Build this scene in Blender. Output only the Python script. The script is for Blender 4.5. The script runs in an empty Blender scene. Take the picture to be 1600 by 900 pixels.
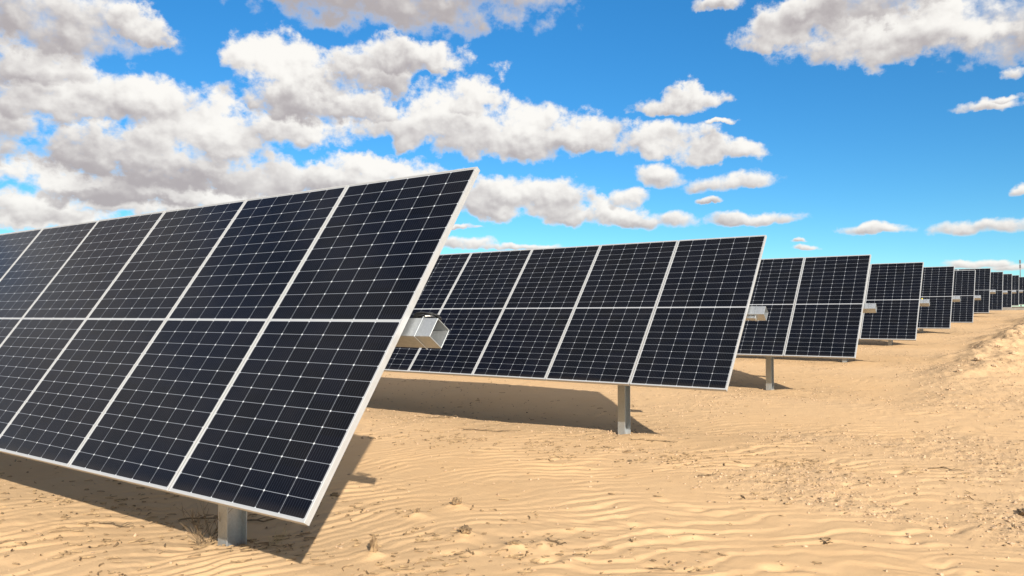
import bpy, bmesh, math, random
import numpy as np
from mathutils import Vector, Matrix

R = math.radians
random.seed(7)
rng = np.random.default_rng(11)
scene = bpy.context.scene
C = scene.collection

CAM_H = 1.53                       # the photographer's phone above the sand at his feet
SUN_AZ, SUN_EL = 127.7, 24.6       # clockwise from +Y (the direction away along the row ends)

# ------------------------------------------------------------------ helpers
def link(o):
    C.objects.link(o); return o

def tag(o, label=None, cat=None, group=None, kind=None):
    if label: o['label'] = label
    if cat: o['category'] = cat
    if group: o['group'] = group
    if kind: o['kind'] = kind
    return o

def empty(name, loc):
    o = bpy.data.objects.new(name, None); o.empty_display_size = .2
    o.location = loc
    return link(o)

def mesh_obj(name, me, parent=None):
    o = bpy.data.objects.new(name, me); link(o)
    if parent: o.parent = parent
    return o

def bm_mesh(name, bm, mat, smooth=False):
    me = bpy.data.meshes.new(name)
    bmesh.ops.recalc_face_normals(bm, faces=bm.faces[:])
    bm.to_mesh(me); bm.free()
    me.materials.append(mat)
    if smooth:
        me.polygons.foreach_set('use_smooth', [True] * len(me.polygons))
    return me

def box(bm, x0, x1, y0, y1, z0, z1, bev=0.0):
    r = bmesh.ops.create_cube(bm, size=1.0)
    vs = r['verts']
    for v in vs:
        v.co = Vector((x0 + (v.co.x + .5) * (x1 - x0), y0 + (v.co.y + .5) * (y1 - y0), z0 + (v.co.z + .5) * (z1 - z0)))
    if bev > 0:
        es = list({e for v in vs for e in v.link_edges})
        bmesh.ops.bevel(bm, geom=es, offset=bev, segments=1, affect='EDGES', profile=.5)

def tube_path(bm, pts, rads, seg=6):
    rings = []
    for i, p in enumerate(pts):
        p = Vector(p)
        a = Vector(pts[max(0, i - 1)]); b = Vector(pts[min(len(pts) - 1, i + 1)])
        t = (b - a).normalized()
        u = t.orthogonal().normalized(); w = t.cross(u)
        rings.append([bm.verts.new(p + (u * math.cos(k * 2 * math.pi / seg) + w * math.sin(k * 2 * math.pi / seg)) * rads[i]) for k in range(seg)])
    for a, b in zip(rings[:-1], rings[1:]):
        for k in range(seg):
            bm.faces.new((a[k], a[(k + 1) % seg], b[(k + 1) % seg], b[k]))
    bm.faces.new(rings[0][::-1]); bm.faces.new(rings[-1])

class NT:
    """tiny node-tree writer"""
    def __init__(s, tree): s.t = tree
    def n(s, kind, **kw):
        nd = s.t.nodes.new(kind)
        for k, v in kw.items(): setattr(nd, k, v)
        return nd
    def set(s, sock, v):
        if isinstance(v, bpy.types.NodeSocket): s.t.links.new(v, sock)
        elif v is not None: sock.default_value = v
    def m(s, op, a, b=None, c=None, clamp=False):
        nd = s.n('ShaderNodeMath', operation=op, use_clamp=clamp)
        for i, v in enumerate((a, b, c)):
            if v is not None: s.set(nd.inputs[i], v)
        return nd.outputs[0]
    def v(s, op, a, b=None, c=None, out=0):
        nd = s.n('ShaderNodeVectorMath', operation=op)
        for i, v in enumerate((a, b, c)):
            if v is not None: s.set(nd.inputs[i], v)
        return nd.outputs['Value'] if out == 'Value' else nd.outputs[0]
    def scale(s, a, k):
        nd = s.n('ShaderNodeVectorMath', operation='SCALE')
        s.set(nd.inputs[0], a); s.set(nd.inputs['Scale'], k)
        return nd.outputs[0]
    def noise(s, vec, scale, detail=3, rough=.5, dim='3D', lac=2.0, dist=0):
        nd = s.n('ShaderNodeTexNoise', noise_dimensions=dim)
        if vec is not None: s.set(nd.inputs['Vector'], vec)
        s.set(nd.inputs['Scale'], scale); s.set(nd.inputs['Detail'], detail)
        s.set(nd.inputs['Roughness'], rough); s.set(nd.inputs['Lacunarity'], lac); s.set(nd.inputs['Distortion'], dist)
        return nd
    def mix(s, f, a, b, blend='MIX'):
        nd = s.n('ShaderNodeMix', data_type='RGBA', blend_type=blend)
        s.set(nd.inputs[0], f); s.set(nd.inputs[6], a); s.set(nd.inputs[7], b)
        return nd.outputs[2]
    def ramp(s, f, lo, hi, o0=0.0, o1=1.0, smooth=True):
        nd = s.n('ShaderNodeMapRange', interpolation_type='SMOOTHSTEP' if smooth else 'LINEAR')
        s.set(nd.inputs[0], f); nd.inputs[1].default_value = lo; nd.inputs[2].default_value = hi
        nd.inputs[3].default_value = o0; nd.inputs[4].default_value = o1
        return nd.outputs[0]
    def xyz(s, vec):
        nd = s.n('ShaderNodeSeparateXYZ'); s.set(nd.inputs[0], vec); return nd.outputs
    def comb(s, x, y, z=0.0):
        nd = s.n('ShaderNodeCombineXYZ')
        for i, v in enumerate((x, y, z)): s.set(nd.inputs[i], v)
        return nd.outputs[0]

def material(name):
    m = bpy.data.materials.new(name); m.use_nodes = True
    nt = NT(m.node_tree)
    return m, nt, m.node_tree.nodes['Principled BSDF']

# ------------------------------------------------------------------ terrain
YS = np.array([-400, -50, -5, 0, 3, 8.7, 14.1, 19.5, 24.9, 30.1, 35.6, 41.3, 46.9, 52.4, 60, 70, 100, 300, 4000.])
ZS = np.array([-2, -1.6, -1.53, -1.53, -1.526, -1.508, -1.361, -1.125, -.903, -.647, -.33, -.09, .08, .25, .37, .50, .62, .9, -12.]) + CAM_H
_d = np.diff(ZS) / np.diff(YS)
_m = np.concatenate([[_d[0]], np.where(_d[1:] * _d[:-1] > 0, 2 * _d[1:] * _d[:-1] / (_d[1:] + _d[:-1] + 1e-12), 0), [_d[-1]]])
def profile(y):
    y = np.clip(y, YS[0], YS[-1] - 1e-6)
    i = np.clip(np.searchsorted(YS, y, side='right') - 1, 0, len(YS) - 2)
    h = YS[i + 1] - YS[i]; t = (y - YS[i]) / h
    return ((2*t**3 - 3*t**2 + 1) * ZS[i] + (t**3 - 2*t**2 + t) * h * _m[i] + (-2*t**3 + 3*t**2) * ZS[i+1] + (t**3 - t**2) * h * _m[i+1])

_perm = np.random.default_rng(3).permutation(256); _perm = np.concatenate([_perm, _perm, _perm])
_ga = np.random.default_rng(4).uniform(0, 2 * np.pi, 256); _gx, _gy = np.cos(_ga), np.sin(_ga)
def perlin(x, y):
    xi = np.floor(x).astype(np.int64); yi = np.floor(y).astype(np.int64)
    xf = x - xi; yf = y - yi; xi &= 255; yi &= 255
    u = xf**3 * (xf * (xf * 6 - 15) + 10); v = yf**3 * (yf * (yf * 6 - 15) + 10)
    def g(a, b, dx, dy):
        h = _perm[_perm[xi + a] + yi + b]; return _gx[h] * dx + _gy[h] * dy
    n0 = g(0, 0, xf, yf) * (1 - u) + g(1, 0, xf - 1, yf) * u
    n1 = g(0, 1, xf, yf - 1) * (1 - u) + g(1, 1, xf - 1, yf - 1) * u
    return (n0 * (1 - v) + n1 * v) * 1.4
def fbm(x, y, o=4, g=.5):
    s = 0; a = 1
    for k in range(o):
        s = s + a * perlin(x + 17.3 * k, y - 9.1 * k); x = x * 2.03; y = y * 2.03; a *= g
    return s
def sstep(x, a, b):
    t = np.clip((x - a) / (b - a), 0, 1); return t * t * (3 - 2 * t)

BERM = np.array([(-.2, 60.), (-.55, 40.), (-.93, 29.), (-1.3, 23.3), (-1.50, 18.9), (-1.58, 16.2), (-1.45, 13.6), (-1.0, 10.6), (-.4, 8.)])
BH = np.array([.08, .22, .27, .22, .13, .07, .03, .0, .0])
POSTS = []                                # filled below (x, y) of every pile, for the scour round it
STEPS = [(-2.4, 5.01), (-2.1, 5.03), (-2.52, 4.13), (-2.51, 5.81), (-2.19, 5.75), (-1.91, 4.29), (-.74, 5.81), (-.55, 6.34), (-.52, 5.34),
         (-2.45, 7.72), (-2.6, 7.06), (-1.44, 7.39), (-1.2, 8.21), (-2.52, 9.39), (-3.1, 3.9), (-1.3, 4.7), (-1.05, 6.6), (-.35, 4.5)]
MOUNDS = [(-3.56, 3.5), (-3.89, 4.73), (-3.98, 4.36), (-3.35, 4.16), (-2.92, 4.14), (-2.78, 4.27), (-4.5, 2.98)]

def rubble_mask(x, y):
    """1 where the sand is trampled and stony, 0 where the wind has rippled it"""
    n = fbm(x * .35 + 3.1, y * .35, 3)
    band = sstep(y + .28 * (x + 3.) + 1.1 * n, 6.1, 7.4)          # beyond the rippled foreground
    near_rows = np.exp(-((y - 8.6 + .0 * x) / 1.4) ** 2)
    right = sstep(x + .05 * y + n * .6, -2.4, -.4)
    patch = sstep(fbm(x * .75 + 31, y * .55 + 4, 3), -.30, .42)
    k = band * np.clip(.25 + .22 * sstep(y, 11, 15) + .6 * near_rows + .70 * right + .5 * n, 0, 1) * (.18 + .82 * patch)
    return np.clip(k, 0, 1)

def ground_z(x, y, fine=True):
    x = np.asarray(x, float); y = np.asarray(y, float)
    z = profile(y)
    r = np.hypot(x, y)
    z = z + .05 * fbm(x * .16 + 5, y * .16, 3) * sstep(r, 3, 9) + .4 * fbm(x * .012, y * .012, 2) * sstep(r, 90, 300)
    # berm of spoil along the track on the right
    best = np.full(x.shape, 1e9); hh = np.zeros(x.shape); side = np.zeros(x.shape)
    for (a, b, h0, h1) in zip(BERM[:-1], BERM[1:], BH[:-1], BH[1:]):
        d = b - a; L2 = d @ d
        t = np.clip(((x - a[0]) * d[0] + (y - a[1]) * d[1]) / L2, 0, 1)
        px = x - a[0] - t * d[0]; py = y - a[1] - t * d[1]; dist = np.hypot(px, py)
        cr = np.sign(d[0] * py - d[1] * px)
        m = dist < best
        best = np.where(m, dist, best); hh = np.where(m, h0 + t * (h1 - h0), hh); side = np.where(m, cr, side)
    wl = np.where(side < 0, .62, .95)                              # steeper towards the trackers
    wob = 1 + .45 * fbm(x * .9, y * .45, 3)
    bm_ = np.exp(-(best / (wl * np.clip(wob, .4, 1.8))) ** 2)
    z = z + hh * bm_
    if not fine: return z
    k = rubble_mask(x, y)
    fade = 1 - sstep(r, 25, 60)
    # wind ripples
    wx = x + .55 * fbm(x * .42, y * .42, 2) + .15 * fbm(x * 1.5, y * 1.5, 3)
    wy = y + .45 * fbm(x * .5 + 40, y * .5 + 11, 2) + .16 * fbm(x * 1.3 + 9, y * 1.3, 3)
    uu = .814 * wx + .58 * wy
    ph = (-.58 * wx + .814 * wy - .62 * (np.log1p(np.exp(-(uu - 1.1) * 1.6)) / -1.6)) * 2 * np.pi / .195
    rp = np.sin(ph + .55 * np.sin(ph)) + .25 * np.sin(2 * ph + 1.0)
    am = np.clip(.72 + .85 * fbm(x * .6 + 8, y * .6 + 2, 3), .20, 1.3)
    crest = np.clip(.68 + .9 * fbm(x * 1.3 + 21, y * 1.0 + 17, 2), .15, 1.2)
    z = z + .0066 * rp * am * crest * (1 - .75 * k) * (1 - sstep(r, 16, 30))
    ph2 = (-.25 * wx + .97 * wy) * 2 * np.pi / .105
    z = z + .0022 * np.sin(ph2 + .6 * np.sin(ph2)) * np.clip(fbm(x * .7 + 2, y * .7 + 30, 2) + .25, 0, 1) * (1 - k) * (1 - sstep(r, 9, 13))
    # trampled lumps
    lump = fbm(x * 2.6, y * 2.6, 4, .55)
    crag = np.abs(fbm(x * 4.3 + 7, y * 4.3, 4, .6))
    z = z + k * fade * (.011 * lump + .010 * (crag - .25) + .011 * np.abs(fbm(x * 11, y * 11 + 5, 3)))
    z = z + bm_ * hh * fade * .55 * fbm(x * 1.1 + 3, y * .7, 2)
    z = z + bm_ * hh * fade * .24 * fbm(x * 3.1, y * 3.1, 4, .62)
    z = z + .006 * fbm(x * 5., y * 5., 3) * fade * (.35 + k)
    # foot prints: a push-up rim and a hollow
    for i, (sx, sy) in enumerate(STEPS):
        a = .5 + (i * 1.7 % 1.2) - .6; ca, sa = math.cos(a), math.sin(a)
        dx, dy = x - sx, y - sy
        if True:
            m = (np.abs(dx) < .6) & (np.abs(dy) < .6)
            u = (dx * ca + dy * sa)[m]; w = (-dx * sa + dy * ca)[m]
            jit = 1 + .35 * perlin(x[m] * 9, y[m] * 9)
            q = (u / .105) ** 2 + (w / .05) ** 2
            q2 = ((u + .10) / .12) ** 2 + ((w - .03) / .06) ** 2
            z[m] += .014 * np.exp(-q * jit) - .022 * np.exp(-q2 * 1.6)
    for i, (sx, sy) in enumerate(MOUNDS):
        dx, dy = x - sx, y - sy
        m = (np.abs(dx) < .5) & (np.abs(dy) < .5)
        z[m] += .028 * np.exp(-((dx[m] / .10) ** 2 + (dy[m] / .08) ** 2)) * (1 + .6 * perlin(x[m] * 12, y[m] * 12))
    # sand drifted round each pile
    for (px_, py_) in POSTS:
        dx, dy = x - px_, y - py_
        m = (np.abs(dx) < 2) & (np.abs(dy) < 2)
        q = np.hypot(dx[m], dy[m])
        z[m] += .045 * np.exp(-((dx[m] - .35) / .45) ** 2 - ((dy[m] + .12) / .3) ** 2) - .03 * np.exp(-(q / .2) ** 2)
    return z
def gz(x, y, fine=True):
    return float(ground_z(np.array([x]), np.array([y]), fine)[0])

# ------------------------------------------------------------------ rows (x of right end, y, axis height, tilt)
ROWS = [(-2.877, 3.033, -.031, 55.19, 10), (-2.895, 8.710, .091, 50.93, 12), (-2.710, 14.125, .190, 51.0, 10), (-2.559, 19.489, .347, 51.3, 9),
        (-2.446, 24.857, .522, 51.5, 8), (-2.318, 30.088, .650, 51.95, 8), (-2.208, 35.604, .983, 51.85, 8), (-2.069, 41.261, 1.100, 51.35, 8),
        (-1.956, 46.881, 1.252, 50.9, 8), (-1.846, 52.415, 1.412, 50.75, 8), (-1.66, 57.9, 1.53, 50.75, 8), (-1.40, 63.4, 1.64, 50.75, 8)]
WP = 1.1462                      # seam to seam
PW, PH = 1.134, 2.278            # module
POST_IN, POST_STEP = 1.62, 5.9
for (xe, y, z, t, n) in ROWS:
    k = 0
    while POST_IN + k * POST_STEP < n * WP - .3:
        POSTS.append((xe - POST_IN - k * POST_STEP, y + .06)); k += 1

# ------------------------------------------------------------------ materials
def mat_sand():
    m, nt, b = material('desert_sand')
    pos = nt.n('ShaderNodeNewGeometry').outputs['Position']
    attr = nt.n('ShaderNodeAttribute', attribute_name='rubble').outputs['Fac']
    big = nt.noise(pos, .22, 4, .55).outputs[0]
    mid = nt.noise(pos, 2.3, 5, .6).outputs[0]
    fine = nt.noise(pos, 55, 4, .7).outputs[0]
    grain = nt.noise(pos, 420, 2, .8).outputs[0]
    col = nt.mix(nt.ramp(big, .32, .68), (.612, .392, .198, 1), (.592, .396, .215, 1))
    col = nt.mix(nt.ramp(mid, .35, .72, 0, .55), col, (.640, .425, .225, 1))
    dusty = nt.m('MULTIPLY', attr, nt.ramp(mid, .3, .62, .25, .8))
    col = nt.mix(dusty, col, (.545, .368, .205, 1))
    speck = nt.m('MULTIPLY', nt.ramp(fine, .60, .72), nt.m('ADD', nt.m('MULTIPLY', attr, .55), .10))
    col = nt.mix(speck, col, (.36, .23, .125, 1))
    col = nt.mix(nt.ramp(grain, .3, .75, 0, .22), col, (.46, .295, .16, 1))
    nt.set(b.inputs['Base Color'], col)
    b.inputs['Roughness'].default_value = .95
    b.inputs['Specular IOR Level'].default_value = .1
    h = nt.m('ADD', nt.m('MULTIPLY', fine, nt.m('ADD', nt.m('MULTIPLY', attr, 1.5), .45)), nt.m('MULTIPLY', grain, .25))
    bp = nt.n('ShaderNodeBump'); bp.inputs['Strength'].default_value = .55; bp.inputs['Distance'].default_value = .010
    nt.set(bp.inputs['Height'], h); nt.set(b.inputs['Normal'], bp.outputs[0])
    return m

def mat_cells():
    m, nt, b = material('solar_cells_under_glass')
    oc = nt.n('ShaderNodeTexCoord').outputs['Object']
    x, y, z = nt.xyz(oc)
    CW, CHh, MX, GAP = .1838, .0928, .5514, .0080
    u = nt.m('DIVIDE', nt.m('ADD', x, MX), CW)
    fu = nt.m('FRACT', u)
    du = nt.m('MULTIPLY', nt.m('SUBTRACT', .5, nt.m('ABSOLUTE', nt.m('SUBTRACT', fu, .5))), CW)   # metres to the nearest column line
    ay = nt.m('SUBTRACT', nt.m('ABSOLUTE', y), GAP)
    fv = nt.m('FRACT', nt.m('DIVIDE', ay, CHh))
    dv = nt.m('MULTIPLY', nt.m('SUBTRACT', .5, nt.m('ABSOLUTE', nt.m('SUBTRACT', fv, .5))), CHh)
    line = nt.m('MAXIMUM', nt.m('LESS_THAN', du, .0017), nt.m('LESS_THAN', dv, .0015))
    dia = nt.m('LESS_THAN', nt.m('ADD', du, dv), .0070)
    white = nt.m('MAXIMUM', nt.m('LESS_THAN', ay, 0.0), nt.m('GREATER_THAN', nt.m('ABSOLUTE', x), MX - .0005))
    white = nt.m('MAXIMUM', white, nt.m('GREATER_THAN', ay, CHh * 12 - .0005))
    bus = nt.m('LESS_THAN', nt.m('ABSOLUTE', nt.m('SUBTRACT', nt.m('FRACT', nt.m('MULTIPLY', fu, 10)), .5)), .055)
    info = nt.n('ShaderNodeObjectInfo').outputs['Random']
    cellid = nt.n('ShaderNodeTexWhiteNoise', noise_dimensions='3D')
    nt.set(cellid.inputs[0], nt.comb(nt.m('FLOOR', u), nt.m('FLOOR', nt.m('DIVIDE', nt.m('ADD', y, 2.0), CHh * 2)), nt.m('MULTIPLY', info, 37.0)))
    cell = nt.mix(cellid.outputs[0], (.0010, .0014, .0030, 1), (.0016, .0023, .0056, 1))
    cell = nt.mix(nt.m('MULTIPLY', bus, .7), cell, (.024, .029, .040, 1))
    col = nt.mix(nt.m('MULTIPLY', line, .85), cell, (.18, .195, .22, 1))
    col = nt.mix(dia, col, (.50, .52, .54, 1))
    col = nt.mix(white, col, (.31, .32, .33, 1))
    # fine wind-blown dust lying on the glass, thicker along the lower edge
    dn = nt.noise(oc, 3.2, 5, .6).outputs[0]
    dl = nt.m('ADD', nt.ramp(dn, .35, .75, .0005, .006), nt.ramp(y, -1.13, -1.06, .02, 0))
    col = nt.mix(dl, col, (.50, .40, .29, 1))
    nt.set(b.inputs['Base Color'], col)
    b.inputs['Roughness'].default_value = .17
    b.inputs['IOR'].default_value = 1.40
    b.inputs['Specular IOR Level'].default_value = .17
    b.inputs['Sheen Weight'].default_value = .040
    b.inputs['Specular Tint'].default_value = (.60, .70, .86, 1)
    b.inputs['Sheen Roughness'].default_value = .35
    b.inputs['Sheen Tint'].default_value = (.95, .86, .76, 1)
    return m

def mat_alu():
    m, nt, b = material('anodised_aluminium')
    oc = nt.n('ShaderNodeTexCoord').outputs['Object']
    n = nt.noise(oc, 14, 4, .6).outputs[0]
    nt.set(b.inputs['Base Color'], nt.mix(n, (.36, .36, .355, 1), (.45, .45, .44, 1)))
    b.inputs['Metallic'].default_value = .25
    nt.set(b.inputs['Roughness'], nt.ramp(n, .3, .7, .36, .52))
    return m

def mat_galv():
    m, nt, b = material('galvanised_steel')
    oc = nt.n('ShaderNodeTexCoord').outputs['Object']
    vor = nt.n('ShaderNodeTexVoronoi'); vor.inputs['Scale'].default_value = 95
    nt.set(vor.inputs['Vector'], oc)
    st = nt.noise(nt.v('MULTIPLY', oc, (1.5, 1.5, 1.5)), 4, 5, .65).outputs[0]
    col = nt.mix(nt.xyz(vor.outputs['Color'])[0], (.43, .45, .455, 1), (.49, .51, .515, 1))
    col = nt.mix(nt.ramp(st, .5, .75, 0, .5), col, (.36, .38, .385, 1))
    nt.set(b.inputs['Base Color'], col)
    b.inputs['Metallic'].default_value = .78
    nt.set(b.inputs['Roughness'], nt.ramp(st, .3, .7, .34, .55))
    return m

def mat_plain(name, c0, c1, scale=20, rough=.8, bump=0.0):
    m, nt, b = material(name)
    oc = nt.n('ShaderNodeTexCoord').outputs['Object']
    n = nt.noise(oc, scale, 4, .6).outputs[0]
    nt.set(b.inputs['Base Color'], nt.mix(nt.ramp(n, .3, .7), (*c0, 1), (*c1, 1)))
    b.inputs['Roughness'].default_value = rough
    if bump:
        bp = nt.n('ShaderNodeBump'); bp.inputs['Distance'].default_value = bump
        nt.set(bp.inputs['Height'], n); nt.set(b.inputs['Normal'], bp.outputs[0])
    return m

M_SAND = mat_sand(); M_CELL = mat_cells(); M_ALU = mat_alu(); M_GALV = mat_galv()
M_CABLE = mat_plain('black_cable', (.012, .012, .013), (.03, .03, .03), 40, .6)
M_TWIG = mat_plain('dry_wood', (.10, .065, .035), (.22, .15, .08), 30, .9)
M_STRAW = mat_plain('dry_straw', (.34, .25, .12), (.50, .38, .20), 30, .9)
M_STONE = mat_plain('sandy_stone', (.36, .24, .14), (.50, .35, .215), 18, .95, .01)
M_CLOD = mat_plain('plant_litter', (.13, .08, .04), (.34, .225, .115), 25, .95, .01)
M_LITTER = mat_plain('dry_litter', (.16, .10, .05), (.36, .24, .12), 25, .95)
M_MAST = mat_plain('grey_paint', (.10, .10, .11), (.14, .14, .15), 9, .6)
M_CONC = mat_plain('weathered_concrete', (.20, .185, .16), (.28, .26, .23), 5, .9, .01)
M_YEL = mat_plain('yellow_plastic', (.60, .48, .03), (.70, .56, .05), 20, .5)
M_BACK = mat_plain('white_strap', (.68, .66, .60), (.76, .74, .70), 20, .6)

# ------------------------------------------------------------------ ground sheet
def build_ground():
    az = np.concatenate([np.arange(-180, -84, 4.), np.arange(-84, -76, .8), np.arange(-76, 4, .085), np.arange(4, 14, .6), np.arange(14, 180, 4.)])
    rr = [.25]
    while rr[-1] < 6000:
        r = rr[-1]
        st = .25 if r < 2 else (.017 if r < 4.6 else (.0037 * r if r < 12 else (.005 * r if r < 75 else .06 * r)))
        rr.append(r + st)
    rr = np.array(rr)
    A, Rr = np.meshgrid(np.radians(az), rr)
    X = (Rr * np.sin(A)).ravel(); Y = (Rr * np.cos(A)).ravel()
    Z = ground_z(X, Y)
    nr, na = Rr.shape
    i = np.arange(nr - 1)[:, None] * na; j = np.arange(na)[None, :]; j2 = (j + 1) % na
    q = np.stack([i + j, i + na + j, i + na + j2, i + j2], -1).reshape(-1, 4)
    # close the middle
    cz = gz(0, 0)
    nv = len(X)
    co = np.empty((nv + 1, 3), np.float32); co[:nv, 0] = X; co[:nv, 1] = Y; co[:nv, 2] = Z; co[nv] = (0, 0, cz)
    jj = np.arange(na)
    tri = np.stack([np.full(na, nv), jj, (jj + 1) % na], -1)
    me = bpy.data.meshes.new('sand_ground')
    nq, nt_ = len(q), len(tri)
    me.vertices.add(nv + 1); me.vertices.foreach_set('co', co.ravel())
    me.loops.add(nq * 4 + nt_ * 3)
    me.loops.foreach_set('vertex_index', np.concatenate([q[:, ::-1].ravel(), tri[:, ::-1].ravel()]).astype(np.int32))
    me.polygons.add(nq + nt_)
    me.polygons.foreach_set('loop_start', np.concatenate([np.arange(nq) * 4, nq * 4 + np.arange(nt_) * 3]).astype(np.int32))
    me.polygons.foreach_set('use_smooth', np.ones(nq + nt_, bool))
    me.update(calc_edges=True)
    at = me.attributes.new('rubble', 'FLOAT', 'POINT')
    k = np.empty(nv + 1, np.float32)
    bd = np.zeros(nv)
    for (a, b, h) in zip(BERM[:-1], BERM[1:], BH[:-1]):
        d = b - a; t = np.clip(((X - a[0]) * d[0] + (Y - a[1]) * d[1]) / (d @ d), 0, 1)
        bd = np.maximum(bd, (h > .06) * np.exp(-(np.hypot(X - a[0] - t * d[0], Y - a[1] - t * d[1]) / .7) ** 2))
    k[:nv] = np.clip(np.maximum(rubble_mask(X, Y) * (1 - sstep(np.hypot(X, Y), 40, 90)), bd), 0, 1); k[nv] = 0
    at.data.foreach_set('value', k)
    me.materials.append(M_SAND)
    if me.polygons[0].normal.z < 0: me.flip_normals()
    o = mesh_obj('ground', me)
    tag(o, 'pale orange desert sand with wind ripples and trampled stony patches', 'sand', kind='structure')
build_ground()

# ------------------------------------------------------------------ tracker parts
def laminate_mesh():
    bm = bmesh.new(); box(bm, -PW/2 + .004, PW/2 - .004, -PH/2 + .004, PH/2 - .004, -.0075, -.0015)
    return bm_mesh('solar_panel', bm, M_CELL)
def frame_mesh():
    bm = bmesh.new(); w, h, lip, d = PW/2, PH/2, .0100, .035
    for s in (-1, 1):                                            # lips on the glass, then the deep side walls and rear flanges
        a, b_ = sorted((s * w, s * (w - lip)))
        box(bm, a, b_, -h, h, -.0015, .0010, .0006)
        a, b_ = sorted((s * w, s * (w - .003)))
        box(bm, a, b_, -h, h, -d, -.0015)
        a, b_ = sorted((s * (w - .003), s * (w - .024)))
        box(bm, a, b_, -h + .003, h - .003, -d, -d + .002)
        a, b_ = sorted((s * (w + .0008), s * (w - .0005)))        # raised bead on the outer wall
        box(bm, a, b_, -h, h, -.014, -.010); box(bm, a, b_, -h, h, -.030, -.026)
        a, b_ = sorted((s * h, s * (h - lip)))
        box(bm, -w + lip, w - lip, a, b_, -.0015, .0009)
        a, b_ = sorted((s * h, s * (h - .003)))
        box(bm, -w + .003, w - .003, a, b_, -d, -.0015)
        a, b_ = sorted((s * (h - .003), s * (h - .024)))
        box(bm, -w + .024, w - .024, a, b_, -d, -d + .002)
    return bm_mesh('frame', bm, M_ALU)
def sq_tube_mesh(length, over, side=.117, wall=.0045):
    """square tube along -x, its open end at x=+over"""
    bm = bmesh.new(); a = side / 2; b_ = a - wall
    box(bm, -length, over, -a, a, b_, a, .0012); box(bm, -length, over, -a, a, -a, -b_, .0012)
    box(bm, -length, over - .0004, -a, -b_, -b_, b_); box(bm, -length, over - .0004, b_, a, -b_, b_)
    return bm_mesh('torque_tube', bm, M_GALV)
def collar_mesh(x0, x1, side, wall=.003, open_edge=True):
    bm = bmesh.new(); a = side / 2; b_ = a - wall
    box(bm, x0, x1, -a, a, b_, a, .001); box(bm, x0, x1, -a, a, -a, -b_, .001)
    box(bm, x0, x1, -a, -b_, -b_, b_); box(bm, x0, x1, b_, a, -b_, b_)
    return bm_mesh('tube_collar', bm, M_GALV)
def rail_mesh():
    bm = bmesh.new()                                              # hat section between the tube and the two frames it carries
    box(bm, -.022, .022, -.42, .42, -.041, -.038); box(bm, -.022, -.019, -.42, .42, -.0725, -.041)
    box(bm, .019, .022, -.42, .42, -.0725, -.041)
    return bm_mesh('mounting_rail', bm, M_GALV)
def post_mesh(h):
    bm = bmesh.new(); fw, dp, t = .102, .152, .0065                 # H pile: flanges across, web front to back
    box(bm, -fw/2, fw/2, -dp/2, -dp/2 + t, -.45, h, .0015); box(bm, -fw/2, fw/2, dp/2 - t, dp/2, -.45, h, .0015)
    box(bm, -.003, .003, -dp/2 + t, dp/2 - t, -.45, h)
    return bm_mesh('post', bm, M_GALV)
def bearing_mesh():
    bm = bmesh.new()                                              # saddle plate and ring that carry the tube on the pile
    box(bm, -.05, .05, -.075, .075, -.22, -.205, .002)
    box(bm, -.045, -.037, -.08, .08, -.205, -.05); box(bm, .037, .045, -.08, .08, -.205, -.05)
    seg = 20
    for k in range(seg):
        a0, a1 = 2*math.pi*k/seg, 2*math.pi*(k+1)/seg
        q = []
        for xx in (-.035, .035):
            for rr_ in (.088, .104):
                for a in (a0, a1): q.append(bm.verts.new((xx, rr_*math.cos(a), rr_*math.sin(a))))
        i0, i1, o0, o1, I0, I1, O0, O1 = q
        for f in ((i0, i1, I1, I0), (o0, O0, O1, o1), (i0, o0, o1, i1), (I0, I1, O1, O0)): bm.faces.new(f)
    bmesh.ops.remove_doubles(bm, verts=bm.verts[:], dist=1e-5)
    return bm_mesh('bearing', bm, M_GALV)

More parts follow.
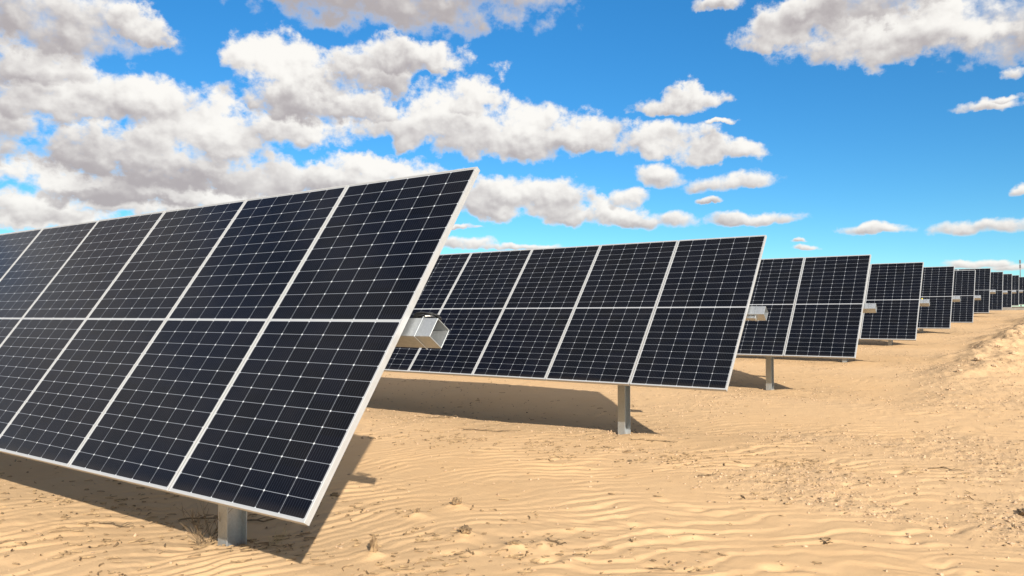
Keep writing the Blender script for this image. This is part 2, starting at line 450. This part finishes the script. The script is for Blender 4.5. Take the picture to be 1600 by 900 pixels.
ME_LAM, ME_FR, ME_RAIL, ME_BEAR = laminate_mesh(), frame_mesh(), rail_mesh(), bearing_mesh()
TUBE_BACK = .118
ROW_LABELS = [
    'nearest solar tracker row, filling the left foreground with its big dark panels',
    'second solar tracker row, five panels in view behind the nearest tube end',
    'third solar tracker row, two panels in view just right of the second row',
    'fourth solar tracker row, one whole panel in view, yellow tie on its tube end',
    'fifth solar tracker row back, panel right of the one with the yellow tie',
    'sixth solar tracker row back, narrow panel just lower than the taller seventh behind it',
    'seventh solar tracker row back, narrow panel rising above the sixth in front',
    'eighth solar tracker row back, three cell columns showing',
    'ninth solar tracker row back, thin strip of panel two cell columns wide',
    'tenth solar tracker row back, thin strip left of the last rows at the frame edge',
    'eleventh solar tracker row back, sliver of panel at the right edge of the photo',
    'farthest solar tracker row, only a pale edge behind the others at the right frame edge']
def tracker(i, xe, y, z, tilt, n):
    z = z + CAM_H
    px = xe - POST_IN
    g = gz(px, y + .06, False)
    root = empty('solar_tracker', (xe, y, g))
    tag(root, ROW_LABELS[i], 'solar tracker', 'solar tracker rows')
    ax = z - g; t = R(tilt)
    rot = (t, 0, 0)
    nb = Vector((0, math.sin(t), -math.cos(t)))                   # out of the back of the panels
    tc = Vector((0, 0, ax)) + nb * TUBE_BACK
    for k in range(n):
        p = bpy.data.objects.new('solar_panel', ME_LAM); link(p); p.parent = root
        jr = random.uniform(-.25, .25) if k else 0
        p.location = (-(k + .5) * WP + .006, 0, ax); p.rotation_euler = (t + R(jr * .4), 0, 0)
        f = bpy.data.objects.new('frame', ME_FR); link(f); f.parent = p
    for k in range(n + 1):
        r_ = bpy.data.objects.new('mounting_rail', ME_RAIL); link(r_); r_.parent = root
        xx = -k * WP + (.006 if 0 < k < n else (-.16 if k == 0 else .16))
        r_.location = (xx, 0, ax); r_.rotation_euler = rot
    tb = mesh_obj('torque_tube', sq_tube_mesh(n * WP + .1, .18), root)
    tb.location = tc; tb.rotation_euler = rot
    k = 0
    while POST_IN + k * POST_STEP < n * WP - .3:
        xx = -POST_IN - k * POST_STEP
        gg = gz(xe + xx, y + .06, False) - g
        po = mesh_obj('post', post_mesh(tc.z - .22 - gg), root); po.location = (xx, tc.y, gg)
        be = bpy.data.objects.new('bearing', ME_BEAR); link(be); be.parent = root; be.location = (xx, tc.y, tc.z)
        k += 1
    # end fittings: a sleeve round the tube end, as each visible row has them
    if i < 10:
        c = mesh_obj('tube_collar', collar_mesh(.075, .079, .130), root); c.location = tc; c.rotation_euler = rot
        if i: c2 = mesh_obj('tube_collar', collar_mesh(.018, .022, .127), root)
        if i: c2.location = tc; c2.rotation_euler = rot
    if i == 0:
        bm = bmesh.new()
        for j in range(5):
            pts = [(.045 + .075 * math.cos(a) * (1 + .04 * j), 0.082 + .014 * math.sin(a + j) + .007 * j, .025 + .034 * math.sin(a) - .008 * j) for a in np.linspace(0, 6.0, 18)]
            tube_path(bm, pts, [.0045] * len(pts), 5)
        o = mesh_obj('cable_coil', bm_mesh('cable_coil', bm, M_CABLE, True), root); o.location = tc; o.rotation_euler = rot
        bm = bmesh.new()
        pts = [(.090 + .02 * a, .066 + .034 * math.sin(a * 2.6), .066 - .115 * a) for a in np.linspace(0, 1.2, 12)]
        tube_path(bm, pts, [.004] * len(pts), 5)
        o = mesh_obj('cable_tie', bm_mesh('cable_tie', bm, M_BACK, True), root); o.location = tc; o.rotation_euler = rot
    if i == 1:
        bm = bmesh.new(); box(bm, -.02, .07, -.092, -.062, -.01, .03, .004); box(bm, .07, .085, -.10, -.060, -.018, .038, .003)
        o = mesh_obj('clamp_bolt', bm_mesh('clamp_bolt', bm, M_GALV), root); o.location = tc; o.rotation_euler = rot
    if i == 3:
        bm = bmesh.new(); box(bm, .012, .045, .060, .095, .02, .05, .006)
        o = mesh_obj('marker_tie', bm_mesh('marker_tie', bm, M_YEL), root); o.location = tc; o.rotation_euler = rot
        c3 = mesh_obj('tube_collar', collar_mesh(.125, .131, .132), root); c3.location = tc; c3.rotation_euler = rot
for i, rw in enumerate(ROWS): tracker(i, *rw)

# ------------------------------------------------------------------ far things
def trough():
    bm = bmesh.new(); x = -9.0
    g0 = gz(-2, 54.6, False)
    while x < 14:
        h = .14
        box(bm, x + .01, x + 1.98, -.16, .16, -.2, h, .012); box(bm, x, x + 1.99, -.20, .20, h, h + .06, .012); x += 2.0
    o = mesh_obj('cable_trough', bm_mesh('cable_trough', bm, M_CONC)); o.location = (0, 54.6, g0 + .02)
    tag(o, 'low grey concrete cable trough lying across the sand under the farthest trackers', 'cable trough')
trough()
def mast():
    # slim telecom mast far beyond the plant
    az, d = R(-1.93), 240.
    x, y = d * math.sin(az), d * math.cos(az)
    g = gz(x, y, False); h = CAM_H + d * math.tan(R(3.42)) - g
    root = empty('radio_mast', (x, y, g)); tag(root, 'thin dark radio mast standing far beyond the last trackers', 'mast')
    bm = bmesh.new(); tube_path(bm, [(0, 0, -.3), (0, 0, h * .72), (0, 0, h)], [.16, .10, .05], 8)
    mesh_obj('mast_pole', bm_mesh('mast_pole', bm, M_MAST, True), root)
    for zz in (.93, .84):
        bm = bmesh.new(); box(bm, -.2, .2, -.14, .14, h * zz, h * zz + .9, .03)
        mesh_obj('antenna', bm_mesh('antenna', bm, M_MAST), root)
mast()

# ------------------------------------------------------------------ plants, clods and litter
def on_ground(o, x, y, dz=0.0):
    o.location = (x, y, gz(x, y) + dz); return o

def dry_bush(x, y, h, n, label, spread=.5, mat=None, r0=.0022):
    bm = bmesh.new(); rnd = random.Random(int(abs(x * 1000)))
    for k in range(n):
        a = rnd.uniform(0, 2 * math.pi); lean = rnd.uniform(.1, spread); L = h * rnd.uniform(.45, 1)
        p = Vector((rnd.uniform(-.05, .05), rnd.uniform(-.05, .05), -.02)); d = Vector((math.cos(a) * lean, math.sin(a) * lean, 1)).normalized()
        pts = [p.copy()]
        for s in range(5):
            d = (d + Vector((rnd.gauss(0, .16), rnd.gauss(0, .16), rnd.gauss(0, .08)))).normalized(); p = p + d * L / 5; pts.append(p.copy())
        tube_path(bm, pts, [r0 * (1 - .14 * q) for q in range(6)], 4)
        for q in (2, 3, 4):
            if rnd.random() < .6:
                e = (d + Vector((rnd.gauss(0, .7), rnd.gauss(0, .7), .3))).normalized()
                tube_path(bm, [pts[q], pts[q] + e * L * .12, pts[q] + e * L * .24 + Vector((0, 0, .01))], [r0 * .7, r0 * .6, r0 * .4], 4)
    o = mesh_obj('dry_bush', bm_mesh('dry_bush', bm, mat or M_STRAW)); on_ground(o, x, y)
    return tag(o, label, 'bush')
dry_bush(-4.66, 3.02, .34, 20, 'leafless dry bush beside the nearest steel post', .75, M_TWIG, .0024)
dry_bush(-4.22, 3.22, .16, 8, 'small dry sprig in the shade right of the nearest steel post', .8, M_STRAW, .002)

def lump_mesh(name, rx, ry, rz, seed, mat, rough=.35, sub=3):
    bm = bmesh.new(); bmesh.ops.create_icosphere(bm, subdivisions=sub, radius=1)
    from mathutils import noise
    for v in bm.verts:
        d = v.co.normalized()
        k = 1 + rough * noise.fractal(d * 1.6 + Vector((seed, seed * .7, 0)), .8, 2.1, 4) + .5 * rough * noise.noise(d * 5 + Vector((seed, 0, 0)))
        v.co = Vector((d.x * rx * k, d.y * ry * k, max(d.z, -.35) * rz * k))
    return bm_mesh(name, bm, mat, False)

CLODS = [(-3.56, 3.50, .055, .035, .075, 'clod', 'upright brown tuft of dead plant in the sand right of the nearest post', M_CLOD),
         (-3.89, 4.73, .055, .045, .060, 'clod', 'small brown tuft on the rippled sand above the middle of the foreground', M_CLOD),
         (-3.35, 4.16, .070, .045, .045, 'clod', 'low brown clod in a row of litter near the bottom centre', M_CLOD),
         (-2.92, 4.14, .060, .035, .03, 'clod', 'flat dark clod beside the footprints near the bottom centre', M_CLOD),
         (-3.98, 4.36, .035, .03, .03, 'clod', 'tiny clod on ripples left of the low brown clod', M_CLOD),
         (-4.95, 4.42, .045, .03, .03, 'clod', 'dark crumb of litter on the edge of the nearest panel shadow', M_CLOD),
         (-.245, 7.14, .09, .06, .055, 'stone', 'dark stone cut off by the right edge of the frame', M_TWIG),
         (-3.62, 7.18, .035, .03, .022, 'stone', 'small dark pebble on bare sand below the second tracker post', M_TWIG),
         (-3.90, 7.70, .05, .04, .03, 'stone', 'brown pebble left of the smaller one below the second tracker post', M_CLOD)]
for k, (x, y, a, b_, c, nm, lab, mt) in enumerate(CLODS):
    o = mesh_obj(nm, lump_mesh(nm, a * (.8 if k else .55), b_ * (.75 if k else .6), c * (.55 if k else .95), k * 3.3 + 1, mt, .55)); on_ground(o, x, y, c * .15); o.rotation_euler = (0, 0, k * 1.3)
    tag(o, lab, nm)

# stones pushed up along the berm: one can tell the larger ones apart
STONES = [(-1.46, 19.6, .16), (-1.62, 17.4, .12), (-1.25, 22.4, .15), (-1.0, 26.9, .2), (-1.55, 15.3, .11), (-1.1, 18.4, .13), (-.9, 21.2, .14), (-1.75, 18.6, .08)]
for k, (x, y, s) in enumerate(STONES):
    o = mesh_obj('stone', lump_mesh('stone', s * .5, s * .36, s * .26, 40 + k * 2.1, M_STONE, .5)); on_ground(o, x, y, s * .1); o.rotation_euler = (0, 0, k)
    tag(o, 'sand-coloured stone on the crest of the berm at the right', 'stone', 'stones along the berm crest')

def twig(x, y, L, rot, label, seed):
    rnd = random.Random(seed); bm = bmesh.new()
    p = Vector((-L / 2, 0, .008)); pts = [p.copy()]
    for s in range(6):
        p = p + Vector((L / 6, rnd.gauss(0, L * .05), rnd.gauss(0, .006))); p.z = max(p.z, .004); pts.append(p.copy())
    tube_path(bm, pts, [.007, .0068, .006, .0055, .005, .004, .003], 5)
    for q in (2, 4):
        s = rnd.choice((-1, 1)); tube_path(bm, [pts[q], pts[q] + Vector((L * .1, s * L * .1, .012)), pts[q] + Vector((L * .18, s * L * .2, .01))], [.0045, .004, .002], 4)
    o = mesh_obj('dry_twig', bm_mesh('dry_twig', bm, M_TWIG)); on_ground(o, x, y, .003); o.rotation_euler = (0, 0, rot)
    return tag(o, label, 'twig', 'dry twigs on the sand')
for k, (x, y, L, a, lab) in enumerate([
        (-2.67, 6.91, .22, .9, 'forked dry twig on open sand right of the image centre'),
        (-1.30, 5.42, .16, -1.0, 'short bent twig lying on ripples at lower right'),
        (-.92, 8.52, .30, .2, 'dark straight twig on the far right sand'),
        (-3.92, 8.41, .55, .35, 'long thin twig beside the second tracker post'),
        (-6.12, 8.05, .75, .1, 'long crooked branch in the litter below the second tracker shadow'),
        (-7.5, 8.75, .45, .7, 'branch in the shade of the second tracker, left part'),
        (-2.73, 4.33, .20, -.5, 'short twig next to the flat dark clod near the bottom'),
        (-4.75, 3.55, .45, .3, 'dark branch lying in shade behind the nearest post'),
        (-5.15, 3.35, .40, .5, 'dark branch lying in shade left of the dry bush'),
        (-5.6, 2.95, .30, .55, 'twig on the shadow edge left of the dry bush')]):
    twig(x, y, L, a, lab, 100 + k)

def scatter(name, pts, maker, mat, label, cat):
    """loose litter nobody could count: one object"""
    V, F = [], []; base = 0
    for p in pts:
        v, f = maker(p)
        V.append(v); F.append(np.asarray(f) + base); base += len(v)
    V = np.concatenate(V); F = np.concatenate(F)
    me = bpy.data.meshes.new(name); me.from_pydata(V.tolist(), [], F.tolist()); me.materials.append(mat)
    o = mesh_obj(name, me); return tag(o, label, cat, kind='stuff')

def pts_in(n, fn):
    out = np.zeros((0, 2))
    while len(out) < n:
        d = np.exp(rng.uniform(math.log(3.2), math.log(34), 20000)); a = np.radians(rng.uniform(-74, 2, 20000))
        x, y = d * np.sin(a), d * np.cos(a)
        ok = rng.random(20000) < fn(x, y)
        out = np.concatenate([out, np.column_stack([x, y])[ok]])
    out = out[:n]
    return np.column_stack([out, ground_z(out[:, 0], out[:, 1])])
def dens_peb(x, y):
    bd = np.min([np.hypot(x - bx, y - by) for bx, by in BERM[1:6]], axis=0)
    return np.clip(.02 + .75 * rubble_mask(x, y) + .6 * np.exp(-(bd / 1.2) ** 2), 0, 1)
_ico = bmesh.new(); bmesh.ops.create_icosphere(_ico, subdivisions=1, radius=1)
ICO_V = np.array([v.co[:] for v in _ico.verts]); ICO_F = [[v.index for v in f.verts] for f in _ico.faces]; _ico.free()
def mk_peb(p, k=1.0):
    s = k * min(.016, .0045 * math.exp(abs(rng.normal(0, .6)))) * (1 + .025 * math.hypot(p[0], p[1]))
    v = ICO_V * (1 + rng.uniform(-.28, .28, (len(ICO_V), 1))) * np.array([s, s * rng.uniform(.6, 1), s * rng.uniform(.45, .8)])
    a = rng.uniform(0, 6.28); c, sn = math.cos(a), math.sin(a)
    return np.column_stack([v[:, 0] * c - v[:, 1] * sn, v[:, 0] * sn + v[:, 1] * c, v[:, 2]]) + np.asarray(p) + (0, 0, s * .2), ICO_F
scatter('pebbles', pts_in(9000, dens_peb), mk_peb, M_STONE, 'small sand-coloured pebbles and crumbs scattered over the trampled sand', 'pebbles')
scatter('dark_crumbs', pts_in(2200, dens_peb), lambda p: mk_peb(p, .72), M_TWIG, 'tiny dark crumbs of soil and stone peppering the trampled sand', 'crumbs')
def dens_lit(x, y):
    a = np.exp(-((x + 6.2) / 2.6) ** 2 - ((y - 2.7) / .9) ** 2)                        # under the nearest row
    b = np.exp(-((y - 7.6 - .12 * (x + 4)) / .55) ** 2) * np.where(x < -2, 1, .35)     # in front of the second row
    c = .30 * np.exp(-((x + 3.3) / 1.2) ** 2 - ((y - 4.0) / .7) ** 2)
    patch = .15 + 1.2 * sstep(fbm(x * 1.7, y * 1.7, 2), -.1, .5)
    return np.clip((.5 * a + .8 * b + c) * patch + .06 * rubble_mask(x, y) + .010, 0, 1)
def mk_lit(p):
    L = .015 + .075 * rng.random() ** 1.8 * (1.7 if rng.random() < .12 else 1); w = rng.uniform(.0028, .0075)
    a = rng.normal(.45, .45) if rng.random() < .7 else rng.uniform(0, 6.28); c, s = math.cos(a), math.sin(a); k = rng.normal(0, .18)
    n = 4; t = np.linspace(-.5, .5, n)
    cx = t * L; cy = k * L * (t * t * 4 - .5); cz = .004 + rng.uniform(0, .010) * (t + .5)
    v = []
    for i in range(n):
        ww = w * (1 - .5 * abs(t[i]))
        for (ox, oz) in ((-ww, 0), (ww, 0), (0, ww * 1.5)):
            X, Y = cx[i], cy[i] + ox; v.append((X * c - Y * s, X * s + Y * c, cz[i] + oz))
    f = []
    for i in range(n - 1):
        o = i * 3
        for q in range(3): f.append([o + q, o + (q + 1) % 3, o + 3 + (q + 1) % 3]); f.append([o + q, o + 3 + (q + 1) % 3, o + 3 + q])
    return np.array(v) + np.asarray(p), f
scatter('plant_litter', pts_in(3000, dens_lit), mk_lit, M_LITTER, 'broken bits of dry stalk and plant litter strewn on the sand', 'plant litter')

# ------------------------------------------------------------------ sky: Nishita and cumulus by direction (az, el, half width, half height in degrees)
CLOUDS = [(-66.28, 18.07, 6.04, 2.83), (-67.29, 15.8, 4.51, 1.72), (-61.62, 18.44, 2.13, 1.38), (-65.12, 13.98, 6.89, 2.18), (-60.96, 13.88, 4.3, 1.85), (-61.6, 10.4, 5.7, 1.9), (-58.14, 12.7, 4.08, 2.75), (-59.72, 9.93, 9.12, 2.34), (-66.11, 8.9, 4.4, 1.3), (-56.48, 11.77, 2.5, 1.73),
 (-44.52, 22.0, 12.3, 2.8), (-51.0, 22.4, 6.6, 2.6), (-37.84, 23.1, 6.24, 2.07), (-52.47, 17.25, 3.74, 2.03), (-50.45, 15.47, 5.14, 2.61), (-43.08, 18.41, 4.48, 1.48), (-46.8, 15.25, 2.77, 1.33), (-50.87, 13.03, 4.23, 1.77), (-45.89, 17.49, 3.25, 1.96),
 (-53.04, 9.49, 8.22, 1.61), (-44.91, 10.36, 5.11, 1.19), (-61.27, 8.2, 7.74, 1.69), (-67.12, 6.76, 4.15, 1.45), (-47.68, 9.58, 6.83, 1.37),
 (-40.21, 14.37, 4.76, 2.49), (-37.58, 15.98, 2.4, 1.79), (-35.42, 13.18, 7.16, 2.11), (-30.64, 12.86, 4.04, 1.65), (-43.29, 13.38, 3.06, 1.72), (-24.53, 12.23, 4.15, 1.45), (-20.44, 11.41, 3.35, 1.07), (-22.46, 12.72, 2.28, 0.99),
 (-22.21, 15.15, 2.37, 1.05), (-24.51, 15.01, 1.76, 0.67), (-19.97, 13.61, 1.25, 0.26), (-34.47, 8.86, 4.53, 1.6), (-37.1, 8.06, 2.86, 1.51), (-29.23, 7.27, 4.24, 1.03), (-26.64, 8.44, 1.49, 0.79), (-32.56, 8.15, 2.86, 1.41),
 (-24.54, 9.95, 1.94, 0.78), (-19.56, 9.39, 3.36, 0.72), (-24.1, 6.75, 2.75, 0.74), (-18.27, 6.72, 3.71, 0.59), (-21.0, 8.18, 0.9, 0.27), (-14.26, 19.52, 4.19, 1.86), (-8.65, 17.88, 6.9, 2.28), (-3.87, 17.57, 5.6, 2.48), (-11.37, 19.93, 6.03, 1.57),
 (-20.34, 21.47, 2.02, 0.57), (-3.26, 13.09, 2.13, 0.5), (-2.4, 13.44, 1.01, 0.31), (-9.93, 5.71, 2.57, 0.47), (-3.58, 5.41, 3.1, 0.56), (-14.66, 4.63, 1.0, 0.22), (-1.94, 7.81, 0.67, 0.43), (-4.14, 3.21, 2.44, 0.33), (-2.1, 2.94, 1.33, 0.32),
 (-39.24, 5.22, 2.61, 0.52), (-34.47, 4.99, 3.34, 0.28), (-39.0, 6.5, 1.43, 0.19), (-15.08, 5.08, 0.59, 0.18), (-2.03, 14.98, 1.01, 0.6), (-73.05, 11.69, 6.04, 4.39), (-74.04, 15.83, 4.72, 3.16), (-78.04, 8.46, 6.53, 4.15),
 (-60.34, 24.01, 9.91, 2.23), (-40.25, 26.48, 14.13, 1.57), (3.23, 17.23, 4.42, 2.42), (4.53, 10.61, 2.54, 1.07), (-4.85, 21.84, 8.96, 2.18), (-67.5, 6.2, 6.5, 1.15), (-60.0, 7.1, 6.0, 1.1), (-55.5, 8.2, 5.0, 1.1)]

# last figure: how much of the cloud shows its shaded base (high clouds seen from below) and how soft its edge is
def build_world():
    w = bpy.data.worlds.new('World'); scene.world = w; w.use_nodes = True
    nt = NT(w.node_tree); bg = w.node_tree.nodes['Background']
    bg.inputs['Strength'].default_value = .10
    sky = nt.n('ShaderNodeTexSky', sky_type='NISHITA'); sky.sun_disc = False
    sky.sun_elevation = R(SUN_EL); sky.sun_rotation = R(SUN_AZ)
    sky.air_density = .85; sky.dust_density = .0; sky.ozone_density = 2.0; sky.altitude = 1500
    hs = nt.n('ShaderNodeHueSaturation'); gm = nt.n('ShaderNodeGamma'); nt.set(gm.inputs[0], sky.outputs[0]); gm.inputs[1].default_value = 1.12
    nt.set(hs.inputs['Color'], gm.outputs[0])
    hs.inputs['Saturation'].default_value = SKY_SAT; hs.inputs['Value'].default_value = SKY_VAL
    d = nt.n('ShaderNodeTexCoord').outputs['Generated']
    x, y, z = nt.xyz(d)
    az = nt.m('MULTIPLY', nt.m('ARCTAN2', x, y), 180 / math.pi)
    el = nt.m('MULTIPLY', nt.m('ARCSINE', z), 180 / math.pi)
    P = nt.comb(az, el)
    s = nt.ramp(el, 0, 16, .20, 1.0, False)
    w1 = nt.noise(P, .15, 1, .5, '2D').outputs['Color']
    w2 = nt.noise(P, .55, 5, .55, '2D').outputs['Color']
    wa = nt.scale(nt.v('SUBTRACT', w1, (.5, .5, .5)), nt.m('MULTIPLY', s, 3.0))
    wb = nt.scale(nt.v('SUBTRACT', w2, (.5, .5, .5)), nt.m('MULTIPLY', s, 3.0))
    Q = nt.v('ADD', P, nt.v('MULTIPLY', nt.v('ADD', wa, wb), (1.0, .75, 0)))
    PS = nt.v('MULTIPLY', P, (1, 1.25, 1))
    n1 = nt.noise(PS, .42, 8, .60, '2D').outputs[0]
    nA = nt.noise(PS, .42, 4, .50, '2D').outputs[0]
    n2 = nt.noise(nt.v('ADD', PS, nt.scale((.25, .62, 0), s)), .42, 3, .48, '2D').outputs[0]
    edge = nt.m('MULTIPLY', nt.m('SUBTRACT', n1, .5), 2.2)          # frays the outline
    puff = nt.m('ADD', nt.m('MULTIPLY', nt.m('SUBTRACT', nA, n2), 1.7), nt.m('MULTIPLY', nt.m('SUBTRACT', n1, nA), .45))          # lit upper, sunward sides of the billows
    soft = nt.noise(P, .21, 2, .5, '2D').outputs[0]
    patch = nt.m('MULTIPLY', nt.m('SUBTRACT', soft, .5), 1.0)
    one_e = nt.m('ADD', edge, 1.0)
    pp = nt.m('ADD', puff, patch)
    Qs = nt.v('ADD', P, nt.v('ADD', nt.scale(wa, .3), nt.v('MULTIPLY', wb, (.80, .52, 0))))
    alpha = 0.0; shade = .5
    for (a_, e, rx, ry, bias) in sorted(CLOUDS, key=lambda c: c[1] - .3 * c[3]):   # far, low clouds first; nearer ones over them
        rx *= 1.13; ry *= 1.20
        v = nt.v('MULTIPLY_ADD', Q if ry > 1.0 else Qs, (1 / rx, 1 / ry, 0), (-a_ / rx, -e / ry, 0))
        q = nt.v('MAXIMUM', v, nt.v('MULTIPLY', v, (1, -1.5, 1)))   # flat bases
        dn = nt.m('SUBTRACT', one_e, nt.v('DOT_PRODUCT', q, q, out='Value'))
        al = nt.ramp(dn, -.02, (.66 if bias < .3 else 1.0) if ry > 1.2 else .85)
        yl = nt.v('DOT_PRODUCT', v, (.16, 1.0, 0), out='Value')
        sh = nt.ramp(nt.m('ADD', yl, pp), -.92 + bias * 1.2, .66 + bias * 1.2)
        mx = nt.n('ShaderNodeMix', data_type='FLOAT'); nt.set(mx.inputs[0], al); nt.set(mx.inputs[2], shade); nt.set(mx.inputs[3], sh)
        shade = mx.outputs[0]
        alpha = al if alpha == 0.0 else nt.m('MAXIMUM', alpha, al)
    # unseen broken cloud added outside the view, for ambient light and reflections
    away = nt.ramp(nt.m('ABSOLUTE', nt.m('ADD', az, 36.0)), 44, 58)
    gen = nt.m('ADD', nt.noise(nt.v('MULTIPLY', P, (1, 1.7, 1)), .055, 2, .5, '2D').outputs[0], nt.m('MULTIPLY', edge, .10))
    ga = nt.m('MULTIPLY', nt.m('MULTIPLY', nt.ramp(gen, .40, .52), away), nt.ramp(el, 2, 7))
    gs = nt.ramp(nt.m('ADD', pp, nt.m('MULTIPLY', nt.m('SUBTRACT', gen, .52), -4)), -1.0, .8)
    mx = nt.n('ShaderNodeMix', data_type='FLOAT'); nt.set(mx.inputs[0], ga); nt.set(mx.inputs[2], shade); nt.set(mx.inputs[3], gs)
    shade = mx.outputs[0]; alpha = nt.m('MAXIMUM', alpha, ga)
    thin = nt.m('MULTIPLY', nt.m('SUBTRACT', 1.0, alpha), .35)       # thin edges let more light through
    shade = nt.m('ADD', shade, thin, clamp=True)
    lit = nt.mix(shade, CLOUD_DARK, CLOUD_LIT)
    # cloud colour boosted towards the sun, out of view, to lift the shadows
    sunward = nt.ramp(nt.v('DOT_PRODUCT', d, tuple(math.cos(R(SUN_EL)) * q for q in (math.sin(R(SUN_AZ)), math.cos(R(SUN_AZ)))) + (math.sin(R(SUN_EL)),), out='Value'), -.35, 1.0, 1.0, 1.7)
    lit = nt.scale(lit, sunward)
    clear = nt.mix(1.0, hs.outputs[0], (.78, 1.09, 1.03, 1), 'MULTIPLY')
    clear = nt.scale(clear, nt.ramp(el, 0, 22, .62, 1.04, False))
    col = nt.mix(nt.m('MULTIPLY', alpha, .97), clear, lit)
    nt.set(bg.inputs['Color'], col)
    w.cycles.sampling_method = 'MANUAL'; w.cycles.sample_map_resolution = 512
SKY_SAT, SKY_VAL = 1.24, .68
CLOUD_DARK, CLOUD_LIT = (2.36, 2.14, 2.13, 1), (5.05, 4.90, 4.62, 1)
_base = {0: .35, 1: .0, 2: .1, 3: .0, 4: -.1, 5: .25, 6: -.15, 7: .45, 8: -.35, 13: -.35, 14: .22, 15: .1, 17: -.2, 19: .1, 20: -.35, 21: .2, 24: -.15, 25: -.2, 26: -.05, 10: .6, 11: .6, 12: .5, 46: .0, 47: .30, 48: .35, 49: .1, 63: .2, 64: .3, 65: .1, 66: .6, 67: .7, 70: .5, 71: -.35, 72: -.3, 73: -.3}
CLOUDS = [c + (_base.get(i, 0.0),) for i, c in enumerate(CLOUDS)]
build_world()

sun = bpy.data.lights.new('sun', 'SUN'); sun.energy = 4.0; sun.angle = R(.53); sun.color = (1.0, .945, .855)
so = link(bpy.data.objects.new('sun', sun))
sd = Vector((math.cos(R(SUN_EL)) * math.sin(R(SUN_AZ)), math.cos(R(SUN_EL)) * math.cos(R(SUN_AZ)), math.sin(R(SUN_EL))))
so.rotation_euler = sd.to_track_quat('Z', 'Y').to_euler(); so.location = sd * 50

# ------------------------------------------------------------------ camera
cam = bpy.data.cameras.new('camera'); co = link(bpy.data.objects.new('camera', cam))
cam.sensor_width = 36; cam.lens = 36 * 1202.8 / 1600; cam.clip_end = 20000; cam.clip_start = .05
co.location = (0, 0, CAM_H)
yaw, pitch = R(35.40), R(2.0)
fwd = Vector((-math.sin(yaw) * math.cos(pitch), math.cos(yaw) * math.cos(pitch), math.sin(pitch)))
co.rotation_euler = fwd.to_track_quat('-Z', 'Y').to_euler()
scene.camera = co
vs = scene.view_settings
vs.view_transform = 'Standard'; vs.look = 'None'; vs.exposure = 1.0; vs.gamma = 1; vs.use_curve_mapping = False
